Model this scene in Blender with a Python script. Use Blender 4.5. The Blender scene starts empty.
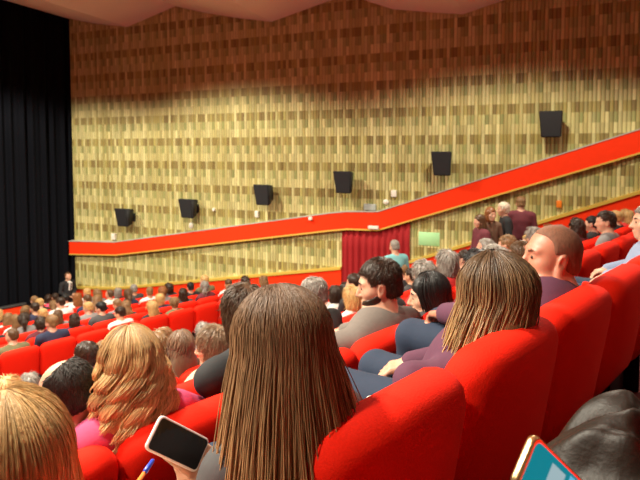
import bpy, bmesh, math, random
import numpy as np
from mathutils import Matrix, Vector

random.seed(7)
rng = np.random.default_rng(7)
SC = bpy.context.scene
COL = SC.collection
R = math.radians

# ------------------------------------------------------------------ camera, world, lights
# world axes: x runs along the rows of seats (towards the side wall), y towards the stage, z up
EYE = Vector((0, 0, 5.2))
FPX = 500.0
YAW, PITCH, PPY = R(44), math.atan(25 / 500), 176.0
cd = bpy.data.cameras.new('camera')
cd.sensor_width = 36
cd.lens = 36 * FPX / 640
cd.shift_y = -(240 - PPY) / 640
cd.clip_start = 0.05
cd.dof.use_dof = True
cd.dof.focus_distance = 1.3
cd.dof.aperture_fstop = 6.5
cam = bpy.data.objects.new('camera', cd)
COL.objects.link(cam)
cam.location = EYE
cam.rotation_euler = (math.pi / 2 - PITCH, 0, -YAW)
SC.camera = cam

w = bpy.data.worlds.new('world')
SC.world = w
w.use_nodes = True
w.node_tree.nodes['Background'].inputs[0].default_value = (1.0, 0.85, 0.7, 1)
w.node_tree.nodes['Background'].inputs[1].default_value = 0.02
SC.view_settings.view_transform = 'Standard'
SC.view_settings.look = 'None'
SC.view_settings.exposure = 0.0
SC.view_settings.gamma = 1.0

FWD = Vector((math.sin(YAW), math.cos(YAW), 0))
RGT = Vector((math.cos(YAW), -math.sin(YAW), 0))
WN = Vector((math.sin(R(66)), math.cos(R(66)), 0))      # side wall: outward normal
WX = Vector((math.cos(R(66)), -math.sin(R(66)), 0))     # along the side wall, away from the stage
WD = 12.5                                               # camera to side wall
WROT = R(24) - math.pi / 2


def wl(X, Y, z):
    """point from wall coordinates (X along the wall, Y from the camera towards the wall)"""
    v = WX * X + WN * Y
    return Vector((v.x, v.y, z))


def light(X, Y, z, power, cone=148, radius=0.2, col=(1.0, 0.92, 0.74)):
    ld = bpy.data.lights.new('ceiling_light', 'SPOT')
    ld.spot_size = R(cone)
    ld.spot_blend = 0.35
    ld.shadow_soft_size = radius
    ld.energy = power
    ld.color = col
    o = bpy.data.objects.new('ceiling_light', ld)
    COL.objects.link(o)
    o.location = wl(X, Y, z)
    return o


LZ = EYE.z + 3.1                                       # recessed downlights, their cones cut off below the ceiling
for X, Y, p in ((-7.6, 8.6, 1600), (-0.4, 8.6, 1050), (-13.0, 8.0, 1600), (5.0, 8.6, 420), (-10.4, 2.0, 2900), (-6.4, 2.2, 1900), (-3.0, 1.4, 1500), (-7.4, -4.5, 1800), (-2.5, -0.6, 800)):
    light(X, Y, LZ, p)


def ray(x, y):
    v = -(y - PPY) / FPX
    up = v * math.cos(PITCH) - math.sin(PITCH)
    f = math.cos(PITCH) + v * math.sin(PITCH)
    return RGT * ((x - 320) / FPX) + FWD * f + Vector((0, 0, up))


def at(x, y, Z):
    return EYE + ray(x, y) * Z


def on_wall(x, y, off=0.0):
    """pixel -> (X, z) on the plane `off` metres in front of the side wall"""
    d = ray(x, y)
    t = (WD - off) / d.dot(WN)
    return d.dot(WX) * t, EYE.z + d.z * t


def project(p):
    d = Vector(p) - EYE
    f = d.dot(FWD)
    wc = f * math.cos(PITCH) - d.z * math.sin(PITCH)
    vc = f * math.sin(PITCH) + d.z * math.cos(PITCH)
    if wc <= 0.05:
        return None
    return 320 + FPX * d.dot(RGT) / wc, PPY - FPX * vc / wc


# ------------------------------------------------------------------ materials
def nt(name):
    m = bpy.data.materials.new(name)
    m.use_nodes = True
    t = m.node_tree
    return m, t, t.nodes['Principled BSDF']


def plain(name, col, rough=0.6, metal=0.0, noise=0.0, scale=40, bump=0.0, spec=0.5, sheen=0.0, sss=0.0):
    m, t, b = nt(name)
    b.inputs['Base Color'].default_value = (*col, 1)
    b.inputs['Roughness'].default_value = rough
    b.inputs['Metallic'].default_value = metal
    b.inputs['Specular IOR Level'].default_value = spec
    if sheen:
        b.inputs['Sheen Weight'].default_value = sheen
        b.inputs['Sheen Roughness'].default_value = 0.4
        b.inputs['Sheen Tint'].default_value = (*[min(1, c * 1.2 + 0.02) for c in col], 1)
    if sss:
        b.inputs['Subsurface Weight'].default_value = sss
        b.inputs['Subsurface Radius'].default_value = (0.012, 0.004, 0.002)
        b.inputs['Subsurface Scale'].default_value = 1.0
    if noise or bump:
        tc = t.nodes.new('ShaderNodeTexCoord')
        n = t.nodes.new('ShaderNodeTexNoise')
        n.inputs['Scale'].default_value = scale
        n.inputs['Detail'].default_value = 4
        t.links.new(tc.outputs['Object'], n.inputs['Vector'])
        if noise:
            hs = t.nodes.new('ShaderNodeMix')
            hs.data_type = 'RGBA'
            hs.inputs[6].default_value = (*[c * (1 - noise) for c in col], 1)
            hs.inputs[7].default_value = (*[min(1, c * (1 + noise)) for c in col], 1)
            t.links.new(n.outputs['Fac'], hs.inputs[0])
            t.links.new(hs.outputs[2], b.inputs['Base Color'])
        if bump:
            bp = t.nodes.new('ShaderNodeBump')
            bp.inputs['Strength'].default_value = bump
            bp.inputs['Distance'].default_value = 0.004
            t.links.new(n.outputs['Fac'], bp.inputs['Height'])
            t.links.new(bp.outputs['Normal'], b.inputs['Normal'])
    return m


def hair_mat(name, root, tip=None, dark=0.55, rough=0.38):
    """strand colour varies from strand to strand (attribute tone) and from root to tip (attribute along)"""
    tip = tip or root
    m, t, b = nt(name)
    L = t.links.new
    a1 = t.nodes.new('ShaderNodeAttribute'); a1.attribute_name = 'tone'
    a2 = t.nodes.new('ShaderNodeAttribute'); a2.attribute_name = 'along'
    tc = t.nodes.new('ShaderNodeTexCoord')
    mp = t.nodes.new('ShaderNodeMapping'); mp.inputs['Scale'].default_value = (160, 160, 9)
    n = t.nodes.new('ShaderNodeTexNoise'); n.inputs['Scale'].default_value = 1.0; n.inputs['Detail'].default_value = 3
    L(tc.outputs['Object'], mp.inputs['Vector']); L(mp.outputs['Vector'], n.inputs['Vector'])
    mx = t.nodes.new('ShaderNodeMix'); mx.data_type = 'RGBA'
    mx.inputs[6].default_value = (*root, 1); mx.inputs[7].default_value = (*tip, 1)
    L(a2.outputs['Fac'], mx.inputs[0])
    ad = t.nodes.new('ShaderNodeMath'); ad.operation = 'MULTIPLY_ADD'
    L(a1.outputs['Fac'], ad.inputs[0]); ad.inputs[1].default_value = 0.7; L(n.outputs['Fac'], ad.inputs[2])
    mr = t.nodes.new('ShaderNodeMapRange'); mr.inputs[1].default_value = 0.3; mr.inputs[2].default_value = 1.1
    mr.inputs[3].default_value = dark; mr.inputs[4].default_value = 1.25
    L(ad.outputs[0], mr.inputs[0])
    vm = t.nodes.new('ShaderNodeVectorMath'); vm.operation = 'SCALE'
    L(mx.outputs[2], vm.inputs[0]); L(mr.outputs[0], vm.inputs['Scale'])
    L(vm.outputs[0], b.inputs['Base Color'])
    b.inputs['Roughness'].default_value = rough
    b.inputs['Specular IOR Level'].default_value = 0.4
    bp = t.nodes.new('ShaderNodeBump'); bp.inputs['Strength'].default_value = 0.5; bp.inputs['Distance'].default_value = 0.003
    L(n.outputs['Fac'], bp.inputs['Height']); L(bp.outputs['Normal'], b.inputs['Normal'])
    return m


def wall_mat():
    m, t, b = nt('ribbed_wall')
    L = t.links.new

    def math_(op, a, bb=None, c=None):
        n = t.nodes.new('ShaderNodeMath'); n.operation = op
        for i, v in enumerate((a, bb, c)):
            if v is None: continue
            if isinstance(v, (int, float)): n.inputs[i].default_value = v
            else: L(v, n.inputs[i])
        return n.outputs[0]
    tc = t.nodes.new('ShaderNodeTexCoord')
    sp = t.nodes.new('ShaderNodeSeparateXYZ'); L(tc.outputs['Object'], sp.inputs[0])
    rib = math_('FLOOR', math_('DIVIDE', sp.outputs[0], RIB))
    row = math_('FLOOR', math_('DIVIDE', sp.outputs[2], 0.233))
    m4 = math_('FLOORED_MODULO', rib, 4.0)
    big = math_('FLOOR', math_('DIVIDE', row, 3.0))
    m4 = math_('FLOORED_MODULO', math_('ADD', rib, math_('MULTIPLY', big, 2.0)), 4.0)
    r3 = math_('FLOORED_MODULO', row, 3.0)
    isA = math_('COMPARE', r3, 2.0, 0.1)
    isB = math_('COMPARE', r3, 1.0, 0.1)
    dark = math_('MULTIPLY', isA, math_('LESS_THAN', m4, 2.5))
    green = math_('MULTIPLY', isB, math_('COMPARE', m4, 2.0, 0.1))
    half = math_('MULTIPLY', isB, math_('COMPARE', m4, 1.0, 0.1))
    green = math_('MAXIMUM', green, math_('MULTIPLY', half, 0.45))
    cv = t.nodes.new('ShaderNodeCombineXYZ'); L(rib, cv.inputs[0]); L(row, cv.inputs[2])
    wn = t.nodes.new('ShaderNodeTexWhiteNoise'); wn.noise_dimensions = '3D'; L(cv.outputs[0], wn.inputs['Vector'])
    cv2 = t.nodes.new('ShaderNodeCombineXYZ'); L(rib, cv2.inputs[0])
    wr = t.nodes.new('ShaderNodeTexWhiteNoise'); wr.noise_dimensions = '3D'; L(cv2.outputs[0], wr.inputs['Vector'])

    def mix(f, a, bb):
        n = t.nodes.new('ShaderNodeMix'); n.data_type = 'RGBA'
        L(f, n.inputs[0])
        for i, v in ((6, a), (7, bb)):
            if isinstance(v, tuple): n.inputs[i].default_value = (*v, 1)
            else: L(v, n.inputs[i])
        return n.outputs[2]
    base = mix(wr.outputs['Value'], WALL_LIGHT_A, WALL_LIGHT_B)
    dk = mix(wn.outputs['Value'], WALL_DARK_A, WALL_DARK_B)
    c = mix(math_('MULTIPLY', dark, 0.8), base, dk)
    c = mix(math_('MULTIPLY', green, 0.85), c, WALL_GREEN)
    # darker seams between the ribs
    fr = math_('FRACT', math_('DIVIDE', sp.outputs[0], RIB))
    seam = math_('GREATER_THAN', math_('ABSOLUTE', math_('SUBTRACT', fr, 0.5)), 0.42)
    c = mix(math_('MULTIPLY', seam, 0.6), c, WALL_SEAM)
    br = t.nodes.new('ShaderNodeVectorMath'); br.operation = 'SCALE'
    L(c, br.inputs[0]); L(math_('MULTIPLY_ADD', wn.outputs['Value'], 0.34, 0.78), br.inputs['Scale'])
    L(br.outputs[0], b.inputs['Base Color'])
    b.inputs['Roughness'].default_value = 0.33
    return m


RIB = 0.083
WALL_LIGHT_A, WALL_LIGHT_B = (0.41, 0.36, 0.13), (0.66, 0.61, 0.29)
WALL_DARK_A, WALL_DARK_B = (0.20, 0.125, 0.035), (0.33, 0.28, 0.075)
WALL_GREEN, WALL_SEAM = (0.27, 0.29, 0.10), (0.17, 0.12, 0.045)

M = {}
M['wall'] = wall_mat()
M['band'] = plain('red_band', (0.88, 0.036, 0.003), 0.8, spec=0.2, noise=0.06, scale=8)
M['seat'] = plain('red_velvet', (0.82, 0.015, 0.002), 0.85, noise=0.18, scale=220, bump=0.35, spec=0.2, sheen=0.25)
M['dark_plastic'] = plain('dark_plastic', (0.02, 0.018, 0.018), 0.5)
M['gold'] = plain('brass_rail', (0.72, 0.50, 0.09), 0.4, 0.3)
M['grey_trim'] = plain('grey_trim', (0.45, 0.42, 0.36), 0.5)
M['black'] = plain('black_speaker', (0.008, 0.009, 0.011), 0.7, noise=0.2, scale=200)
M['black_cloth'] = plain('black_cloth', (0.0030, 0.0036, 0.0060), 0.9, noise=0.25, scale=30, spec=0.1)
M['red_cloth'] = plain('red_drape', (0.30, 0.003, 0.006), 0.85, noise=0.12, scale=60, sheen=0.2)
M['ceiling'] = plain('ceiling_panel', (0.86, 0.80, 0.74), 0.7, noise=0.03, scale=2)
M['carpet'] = plain('carpet', (0.16, 0.015, 0.012), 0.95, noise=0.3, scale=90, bump=0.3)
M['white'] = plain('white_plastic', (0.80, 0.76, 0.66), 0.4)
M['grey_box'] = plain('grey_plastic', (0.40, 0.45, 0.42), 0.4)
M['green'] = plain('green_paper', (0.40, 0.74, 0.36), 0.6, noise=0.05, scale=8)
M['orange'] = plain('orange_plastic', (0.85, 0.22, 0.02), 0.35)
M['blue'] = plain('blue_plastic', (0.02, 0.06, 0.55), 0.3)
M['screen'] = plain('dark_glass', (0.012, 0.013, 0.016), 0.08)
M['phone_white'] = plain('white_phone_shell', (0.72, 0.66, 0.66), 0.3)
M['phone_gold'] = plain('gold_metal', (0.80, 0.58, 0.28), 0.22, 0.9)
M['leather'] = plain('dark_leather', (0.012, 0.007, 0.0045), 0.48, noise=0.3, scale=60, bump=0.4, spec=0.28)
M['plaster'] = plain('plaster', (0.13, 0.09, 0.06), 0.8, noise=0.05, scale=3)
M['eye_white'] = plain('eye_white', (0.75, 0.70, 0.66), 0.2)
M['iris'] = plain('dark_iris', (0.03, 0.02, 0.015), 0.15)
M['lip'] = plain('lip', (0.50, 0.16, 0.13), 0.4)
SKIN = [plain('skin_light', (0.55, 0.30, 0.20), 0.5, noise=0.06, scale=30, sss=0.12),
        plain('skin_rosy', (0.52, 0.25, 0.165), 0.5, noise=0.08, scale=30, sss=0.12),
        plain('skin_tan', (0.50, 0.27, 0.16), 0.5, noise=0.06, scale=30, sss=0.12)]
HAIR = {
    'black': hair_mat('hair_black', (0.010, 0.008, 0.008), rough=0.42),
    'dark brown': hair_mat('hair_dark_brown', (0.035, 0.018, 0.010)),
    'brown': hair_mat('hair_brown', (0.11, 0.055, 0.024)),
    'light brown': hair_mat('hair_light_brown', (0.24, 0.13, 0.055)),
    'reddish': hair_mat('hair_reddish', (0.28, 0.10, 0.03)),
    'blond': hair_mat('hair_blond', (0.55, 0.34, 0.13)),
    'grey': hair_mat('hair_grey', (0.26, 0.23, 0.20)),
    'white': hair_mat('hair_white', (0.75, 0.66, 0.52)),
}
TOP = {
    'black': (0.012, 0.012, 0.014), 'dark grey': (0.05, 0.048, 0.05), 'grey': (0.20, 0.19, 0.19), 'white': (0.70, 0.66, 0.62),
    'navy': (0.018, 0.024, 0.06), 'light blue': (0.22, 0.36, 0.52), 'teal': (0.16, 0.40, 0.42), 'maroon': (0.12, 0.018, 0.028),
    'beige': (0.48, 0.36, 0.25), 'pink': (0.65, 0.08, 0.20), 'plum': (0.09, 0.025, 0.055), 'brown': (0.16, 0.09, 0.055),
    'olive': (0.14, 0.13, 0.06), 'red': (0.50, 0.02, 0.02), 'taupe': (0.15, 0.125, 0.11), 'denim': (0.013, 0.025, 0.055),
    'blue grey': (0.22, 0.27, 0.40),
}
TOP = {k: plain('cloth_' + k.replace(' ', '_'), v, 0.85, noise=0.12, scale=60, bump=0.2) for k, v in TOP.items()}


# ------------------------------------------------------------------ object helpers
def link_mesh(name, me, mat, parent=None, loc=None, rz=None):
    o = bpy.data.objects.new(name, me)
    COL.objects.link(o)
    if mat is not None and not me.materials:
        me.materials.append(mat)
    if parent is not None:
        o.parent = parent
    if loc is not None:
        o.location = loc
    if rz is not None:
        o.rotation_euler = (0, 0, rz)
    return o


def obj(name, bm, mat, parent=None, smooth=True, loc=None, rz=None):
    me = bpy.data.meshes.new(name)
    bmesh.ops.recalc_face_normals(bm, faces=bm.faces)
    bm.to_mesh(me)
    bm.free()
    if smooth:
        me.polygons.foreach_set('use_smooth', [True] * len(me.polygons))
    return link_mesh(name, me, mat, parent, loc, rz)


def empty(name, loc=(0, 0, 0), rz=0.0):
    o = bpy.data.objects.new(name, None)
    COL.objects.link(o)
    o.empty_display_size = 0.1
    o.location = loc
    o.rotation_euler = (0, 0, rz)
    return o


def tag(o, label=None, cat=None, group=None, kind=None):
    if label: o['label'] = label
    if cat: o['category'] = cat
    if group: o['group'] = group
    if kind: o['kind'] = kind
    return o


def box_bm(sx, sy, sz, c=(0, 0, 0), bev=0.0, seg=3, bm=None):
    bm = bm or bmesh.new()
    r = bmesh.ops.create_cube(bm, size=1)
    bmesh.ops.scale(bm, vec=(sx, sy, sz), verts=r['verts'])
    bmesh.ops.translate(bm, vec=c, verts=r['verts'])
    if bev:
        es = list({e for v in r['verts'] for e in v.link_edges})
        bmesh.ops.bevel(bm, geom=es, offset=bev, segments=seg, profile=0.5, affect='EDGES')
    return bm


def tube_bm(pts, rad, sides=8, bm=None, cap=True):
    bm = bm or bmesh.new()
    pts = [Vector(p) for p in pts]
    rings = []
    for i, p in enumerate(pts):
        d = (pts[min(i + 1, len(pts) - 1)] - pts[max(i - 1, 0)]).normalized()
        a = d.orthogonal().normalized() if i == 0 else (a - d * a.dot(d)).normalized()
        b = d.cross(a)
        r = rad[i] if isinstance(rad, (list, tuple)) else rad
        rings.append([bm.verts.new(p + (a * math.cos(2 * math.pi * k / sides) + b * math.sin(2 * math.pi * k / sides)) * r) for k in range(sides)])
    for A, B in zip(rings, rings[1:]):
        for k in range(sides):
            bm.faces.new((A[k], A[(k + 1) % sides], B[(k + 1) % sides], B[k]))
    if cap:
        bm.faces.new(rings[0][::-1])
        bm.faces.new(rings[-1])
    return bm


def prism_bm(poly, y0, y1, bm=None):
    """polygon in the x-z plane, extruded from y0 to y1"""
    bm = bm or bmesh.new()
    A = [bm.verts.new((x, y0, z)) for x, z in poly]
    B = [bm.verts.new((x, y1, z)) for x, z in poly]
    bm.faces.new(A)
    bm.faces.new(B[::-1])
    n = len(poly)
    for k in range(n):
        bm.faces.new((A[k], B[k], B[(k + 1) % n], A[(k + 1) % n]))
    return bm


# ------------------------------------------------------------------ solid modelling with blended volumes (surface nets)
def T(x=0, y=0, z=0, rx=0, ry=0, rz=0):
    return Matrix.Translation((x, y, z)) @ Matrix.Rotation(rz, 4, 'Z') @ Matrix.Rotation(ry, 4, 'Y') @ Matrix.Rotation(rx, 4, 'X')


I4 = Matrix.Identity(4)


def E(c, r, k=0.02, op='u', m=I4, rot=(0, 0, 0)):
    return (op, k, 'e', (np.array(r, float),), m @ T(*c, *[R(a) for a in rot]), max(r))


def C(a, b, ra, rb, k=0.02, op='u', m=I4):
    a, b = Vector(a), Vector(b)
    mid = (a + b) / 2
    return (op, k, 'c', (np.array(a - mid), np.array(b - mid), ra, rb), m @ Matrix.Translation(mid), (a - b).length / 2 + max(ra, rb))


def B(c, h, r=0.01, k=0.02, op='u', m=I4, rot=(0, 0, 0)):
    return (op, k, 'b', (np.array(h, float), r), m @ T(*c, *[R(a) for a in rot]), math.sqrt(sum(x * x for x in h)))


def sdf_eval(kind, par, P):
    if kind == 'e':
        r = par[0].astype(np.float32)
        k0 = np.sqrt(((P / r) ** 2).sum(-1))
        k1 = np.sqrt(((P / (r * r)) ** 2).sum(-1)) + 1e-6
        return k0 * (k0 - 1) / k1
    if kind == 'c':
        a, b, ra, rb = par
        ba = (b - a).astype(np.float32)
        pa = P - a.astype(np.float32)
        h = np.clip((pa @ ba) / float(ba @ ba), 0, 1)
        return np.sqrt(((pa - h[..., None] * ba) ** 2).sum(-1)) - (ra + (rb - ra) * h)
    hh, r = par
    q = np.abs(P) - (hh - r).astype(np.float32)
    return np.sqrt((np.maximum(q, 0) ** 2).sum(-1)) + np.minimum(q.max(-1), 0) - r


def volume_mesh(name, prims, h):
    los, his = [], []
    for op, k, kd, par, m, br in prims:
        if op == 'u':
            c = np.array(m.translation)
            los.append(c - br); his.append(c + br)
    lo = np.min(los, 0) - 4 * h
    hi = np.max(his, 0) + 4 * h
    n = np.ceil((hi - lo) / h).astype(int) + 1
    F = np.full(n, 0.5, np.float32)
    ax = [lo[i] + h * np.arange(n[i]) for i in range(3)]
    for op, k, kd, par, m, br in prims:
        c = np.array(m.translation)
        mg = br + max(k, 3 * h) + h
        i0 = np.maximum(np.floor((c - mg - lo) / h).astype(int), 0)
        i1 = np.minimum(np.ceil((c + mg - lo) / h).astype(int) + 1, n)
        if (i1 <= i0).any():
            continue
        sl = tuple(slice(a, b) for a, b in zip(i0, i1))
        G = np.stack(np.meshgrid(*[ax[i][sl[i]] for i in range(3)], indexing='ij'), -1)
        inv = np.array(m.inverted())
        P = (G @ inv[:3, :3].T + inv[:3, 3]).astype(np.float32)
        d = sdf_eval(kd, par, P)
        f = F[sl]
        kk = max(k, 1e-4)
        if op == 'u':
            hh = np.maximum(kk - np.abs(f - d), 0) / kk
            F[sl] = np.minimum(f, d) - hh * hh * kk * 0.25
        elif op == 's':
            hh = np.maximum(kk - np.abs(f + d), 0) / kk
            F[sl] = np.maximum(f, -d) + hh * hh * kk * 0.25
    ins = F < 0
    nc = n - 1
    acc = np.zeros((*nc, 3), np.float32)
    cnt = np.zeros(nc, np.float32)

    def cs(o):
        return tuple(slice(o[i], o[i] + nc[i]) for i in range(3))
    for a in range(3):
        oth = [i for i in range(3) if i != a]
        for u in (0, 1):
            for v in (0, 1):
                o0 = [0, 0, 0]; o0[oth[0]] = u; o0[oth[1]] = v
                o1 = list(o0); o1[a] = 1
                f0, f1 = F[cs(o0)], F[cs(o1)]
                s = (f0 < 0) != (f1 < 0)
                tt = np.where(s, f0 / np.where(s, f0 - f1, 1), 0)
                pos = [np.full(nc, float(o0[i]), np.float32) for i in range(3)]
                pos[a] = tt
                for i in range(3):
                    acc[..., i] += np.where(s, pos[i], 0)
                cnt += s
    actv = cnt > 0
    idx = np.full(nc, -1, np.int64)
    idx[actv] = np.arange(actv.sum())
    ij = np.argwhere(actv)
    V = (ij + acc[actv] / cnt[actv][:, None]) * h + lo
    faces = []
    for a in range(3):
        b, c = (a + 1) % 3, (a + 2) % 3
        s0 = [slice(0, n[i]) for i in range(3)]; s1 = list(s0)
        s0[a] = slice(0, n[a] - 1); s1[a] = slice(1, n[a])
        for q in (b, c):
            s0[q] = slice(1, n[q] - 1); s1[q] = slice(1, n[q] - 1)
        A0, A1 = ins[tuple(s0)], ins[tuple(s1)]
        for flip, e in ((False, A0 & ~A1), (True, ~A0 & A1)):
            w_ = np.argwhere(e)
            if not len(w_):
                continue
            w_[:, b] += 1; w_[:, c] += 1
            q = []
            for db, dc in ((-1, -1), (0, -1), (0, 0), (-1, 0)):
                ww = w_.copy(); ww[:, b] += db; ww[:, c] += dc
                q.append(idx[ww[:, 0], ww[:, 1], ww[:, 2]])
            q = np.stack(q, 1)
            faces.append(q[:, ::-1] if flip else q)
    Fa = np.concatenate(faces)
    me = bpy.data.meshes.new(name)
    me.vertices.add(len(V)); me.vertices.foreach_set('co', V.astype(np.float32).ravel())
    me.loops.add(Fa.size); me.loops.foreach_set('vertex_index', Fa.astype(np.int32).ravel())
    me.polygons.add(len(Fa))
    me.polygons.foreach_set('loop_start', np.arange(0, Fa.size, 4, dtype=np.int32))
    me.polygons.foreach_set('use_smooth', [True] * len(Fa))
    me.update(calc_edges=True)
    me.validate()
    return me


# ------------------------------------------------------------------ the figure
def head_prims(m, male=True, ears=True):
    j = 0.064 if male else 0.056
    p = [E((0, -0.014, 0.030), (0.076, 0.097, 0.086), 0.02, m=m),
         E((0, 0.030, -0.035), (j, 0.064, 0.086), 0.035, m=m),
         E((0, 0.066, -0.098), (0.024, 0.022, 0.020), 0.03, m=m),
         E((0, 0.074, 0.022), (0.050, 0.018, 0.013), 0.02, m=m),
         E((0.046, 0.052, -0.026), (0.022, 0.026, 0.02), 0.03, m=m),
         E((-0.046, 0.052, -0.026), (0.022, 0.026, 0.02), 0.03, m=m),
         E((0.031, 0.100, 0.002), (0.018, 0.015, 0.011), 0.014, 's', m=m),
         E((-0.031, 0.100, 0.002), (0.018, 0.015, 0.011), 0.014, 's', m=m),
         E((0.031, 0.077, 0.0), (0.014, 0.0125, 0.0125), 0.004, m=m),
         E((-0.031, 0.077, 0.0), (0.014, 0.0125, 0.0125), 0.004, m=m),
         C((0, 0.090, 0.008), (0, 0.113, -0.036), 0.008, 0.0125, 0.012, m=m),
         E((0.011, 0.099, -0.040), (0.009, 0.011, 0.008), 0.008, m=m),
         E((-0.011, 0.099, -0.040), (0.009, 0.011, 0.008), 0.008, m=m),
         E((0, 0.088, -0.064), (0.023, 0.012, 0.0065), 0.008, m=m),
         E((0, 0.086, -0.076), (0.020, 0.012, 0.0075), 0.006, m=m)]
    if ears:
        for s in (-1, 1):
            p += [E((s * 0.077, -0.008, -0.012), (0.010, 0.021, 0.034), 0.010, m=m, rot=(12, s * 8, -s * 18)),
                  E((s * 0.088, -0.004, -0.010), (0.008, 0.011, 0.019), 0.008, 's', m=m, rot=(12, s * 8, -s * 18)),
                  E((s * 0.078, 0.004, -0.040), (0.008, 0.010, 0.011), 0.008, m=m)]
    return p


def hand_prims(m, s=1, curl=35, spread=1.0, thumb=40, k=0.006):
    """m: frame at the wrist, fingers along +y, palm facing -z, thumb on the s*x side"""
    p = [B((0, 0.045, 0), (0.040, 0.045, 0.013), 0.012, 0.012, m=m), C((0, -0.02, 0), (0, 0.02, 0), 0.026, 0.028, 0.02, m=m)]
    for i, (x, L, r) in enumerate(((0.030, 0.072, 0.0085), (0.010, 0.080, 0.009), (-0.011, 0.074, 0.0085), (-0.030, 0.058, 0.0075))):
        a = Vector((s * x, 0.085 - abs(x) * 0.15, 0))
        ang = 0.0
        for f_, rr in ((0.45, 1.0), (0.32, 0.92), (0.23, 0.82)):
            ang += R(curl) * (1.0 + 0.12 * i) * (0.75 if f_ == 0.45 else 1)
            d = Vector((s * x * 0.9 * spread, math.cos(ang), -math.sin(ang))).normalized()
            b = a + d * L * f_
            p.append(C(a, b, r * rr, r * rr * 0.93, 0.004, m=m))
            a = b
    a = Vector((s * 0.032, 0.018, -0.004))
    t1 = a + Vector((s * math.sin(R(thumb)), math.cos(R(thumb)), -0.35)).normalized() * 0.040
    t2 = t1 + Vector((s * math.sin(R(thumb * 0.4)), math.cos(R(thumb * 0.4)), -0.35)).normalized() * 0.030
    p += [C(a, t1, 0.014, 0.011, 0.012, m=m), C(t1, t2, 0.0105, 0.0085, 0.004, m=m)]
    return p


def figure(head=(0, 0.17, 1.165), hrot=(0, 0, 0), pelvis=(0, 0.21, 0.565), male=True, arms=None, hands=None, stand=False, fat=1.0, feet=None, ears=True):
    """returns prims of the skin body, of the top and of the trousers, and the head frame. Facing +y."""
    hm = T(*head, *[R(a) for a in hrot])
    Hd, P = Vector(head), Vector(pelvis)
    nb = Hd + Vector((0, -0.045, -0.165))
    if not stand:
        nb.y = max(nb.y, 0.135)
    g = lambda t: P.lerp(nb, t)
    sh = 0.195 if male else 0.168
    w = (1.0 if male else 0.9) * fat
    body = head_prims(hm, male, ears)
    body += [C(hm @ Vector((0, -0.022, -0.055)), nb + Vector((0, 0, -0.01)), 0.055 if male else 0.046, 0.058 if male else 0.05, 0.03)]
    tor = [E(P, (0.165 * w, 0.118 * fat, 0.11), 0.05), E(g(0.3), (0.148 * w, 0.115 * fat, 0.15), 0.06),
           E(g(0.66) + Vector((0, -0.005, 0)), (0.165 * w, 0.118, 0.15), 0.06),
           C(nb + Vector((-sh + 0.05, 0, -0.045)), nb + Vector((sh - 0.05, 0, -0.045)), 0.062, 0.062, 0.06),
           C(nb + Vector((-0.04, 0, -0.02)), nb + Vector((0.04, 0, -0.02)), 0.05, 0.05, 0.05)]
    if arms is None:
        arms = [((-0.235, 0.25, 0.72), (-0.13, 0.44, 0.66)), ((0.235, 0.25, 0.72), (0.13, 0.44, 0.66))]
    arm = []
    for s, (el, wr) in zip((-1, 1), arms):
        S = nb + Vector((s * sh, 0, -0.055))
        arm += [C(S, el, 0.056, 0.043, 0.03), C(el, wr, 0.043, 0.030, 0.02)]
    hnd = []
    for i, s in enumerate((-1, 1)):
        el, wr = Vector(arms[i][0]), Vector(arms[i][1])
        if hands and hands[i] is not None:
            hm_, kw = hands[i]
            hnd += hand_prims(hm_, **kw)
        else:
            d = (wr - el).normalized()
            x = d.cross(Vector((0, 0, 1))).normalized()
            z = x.cross(d)
            mm = Matrix((x, d, z)).transposed().to_4x4()
            mm.translation = wr
            hnd += hand_prims(mm, s=-s, curl=28)
    legs = []
    for s in (-1, 1):
        if stand:
            hp, kn, an = P + Vector((s * 0.09, 0, -0.03)), P + Vector((s * 0.10, 0.02, -0.45)), P + Vector((s * 0.11, -0.02, -0.86))
        else:
            hp, kn, an = P + Vector((s * 0.085, 0.02, -0.03)), Vector((pelvis[0] + s * 0.11, P.y + 0.40, 0.52)), Vector((pelvis[0] + s * 0.11, P.y + 0.42, 0.10))
        legs += [C(hp, kn, 0.085, 0.058, 0.04), C(kn, an, 0.055, 0.040, 0.02)]
        legs += [C(an + Vector((0, -0.02, -0.05)), an + Vector((0, 0.15, -0.062)), 0.036, 0.028, 0.02)]
    infl = lambda L, a: [(p[0], p[1], p[2], (p[3][0] + a,) if p[2] == 'e' else (p[3][0], p[3][1], p[3][2] + a, p[3][3] + a), p[4], p[5] + a) for p in L]
    top = infl(tor[0:], 0.012) + infl(arm, 0.013)
    pants = infl([tor[0]], 0.006) + infl([p for i, p in enumerate(legs) if i % 3 != 2], 0.014)
    return dict(body=body + tor + arm + hnd + legs, top=top, pants=pants, hm=hm, nb=nb,
                shoes=[[(p[0], p[1], p[2], (p[3][0], p[3][1], p[3][2] + 0.012, p[3][3] + 0.012), p[4], p[5] + 0.012)] for i, p in enumerate(legs) if i % 3 == 2])


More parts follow.
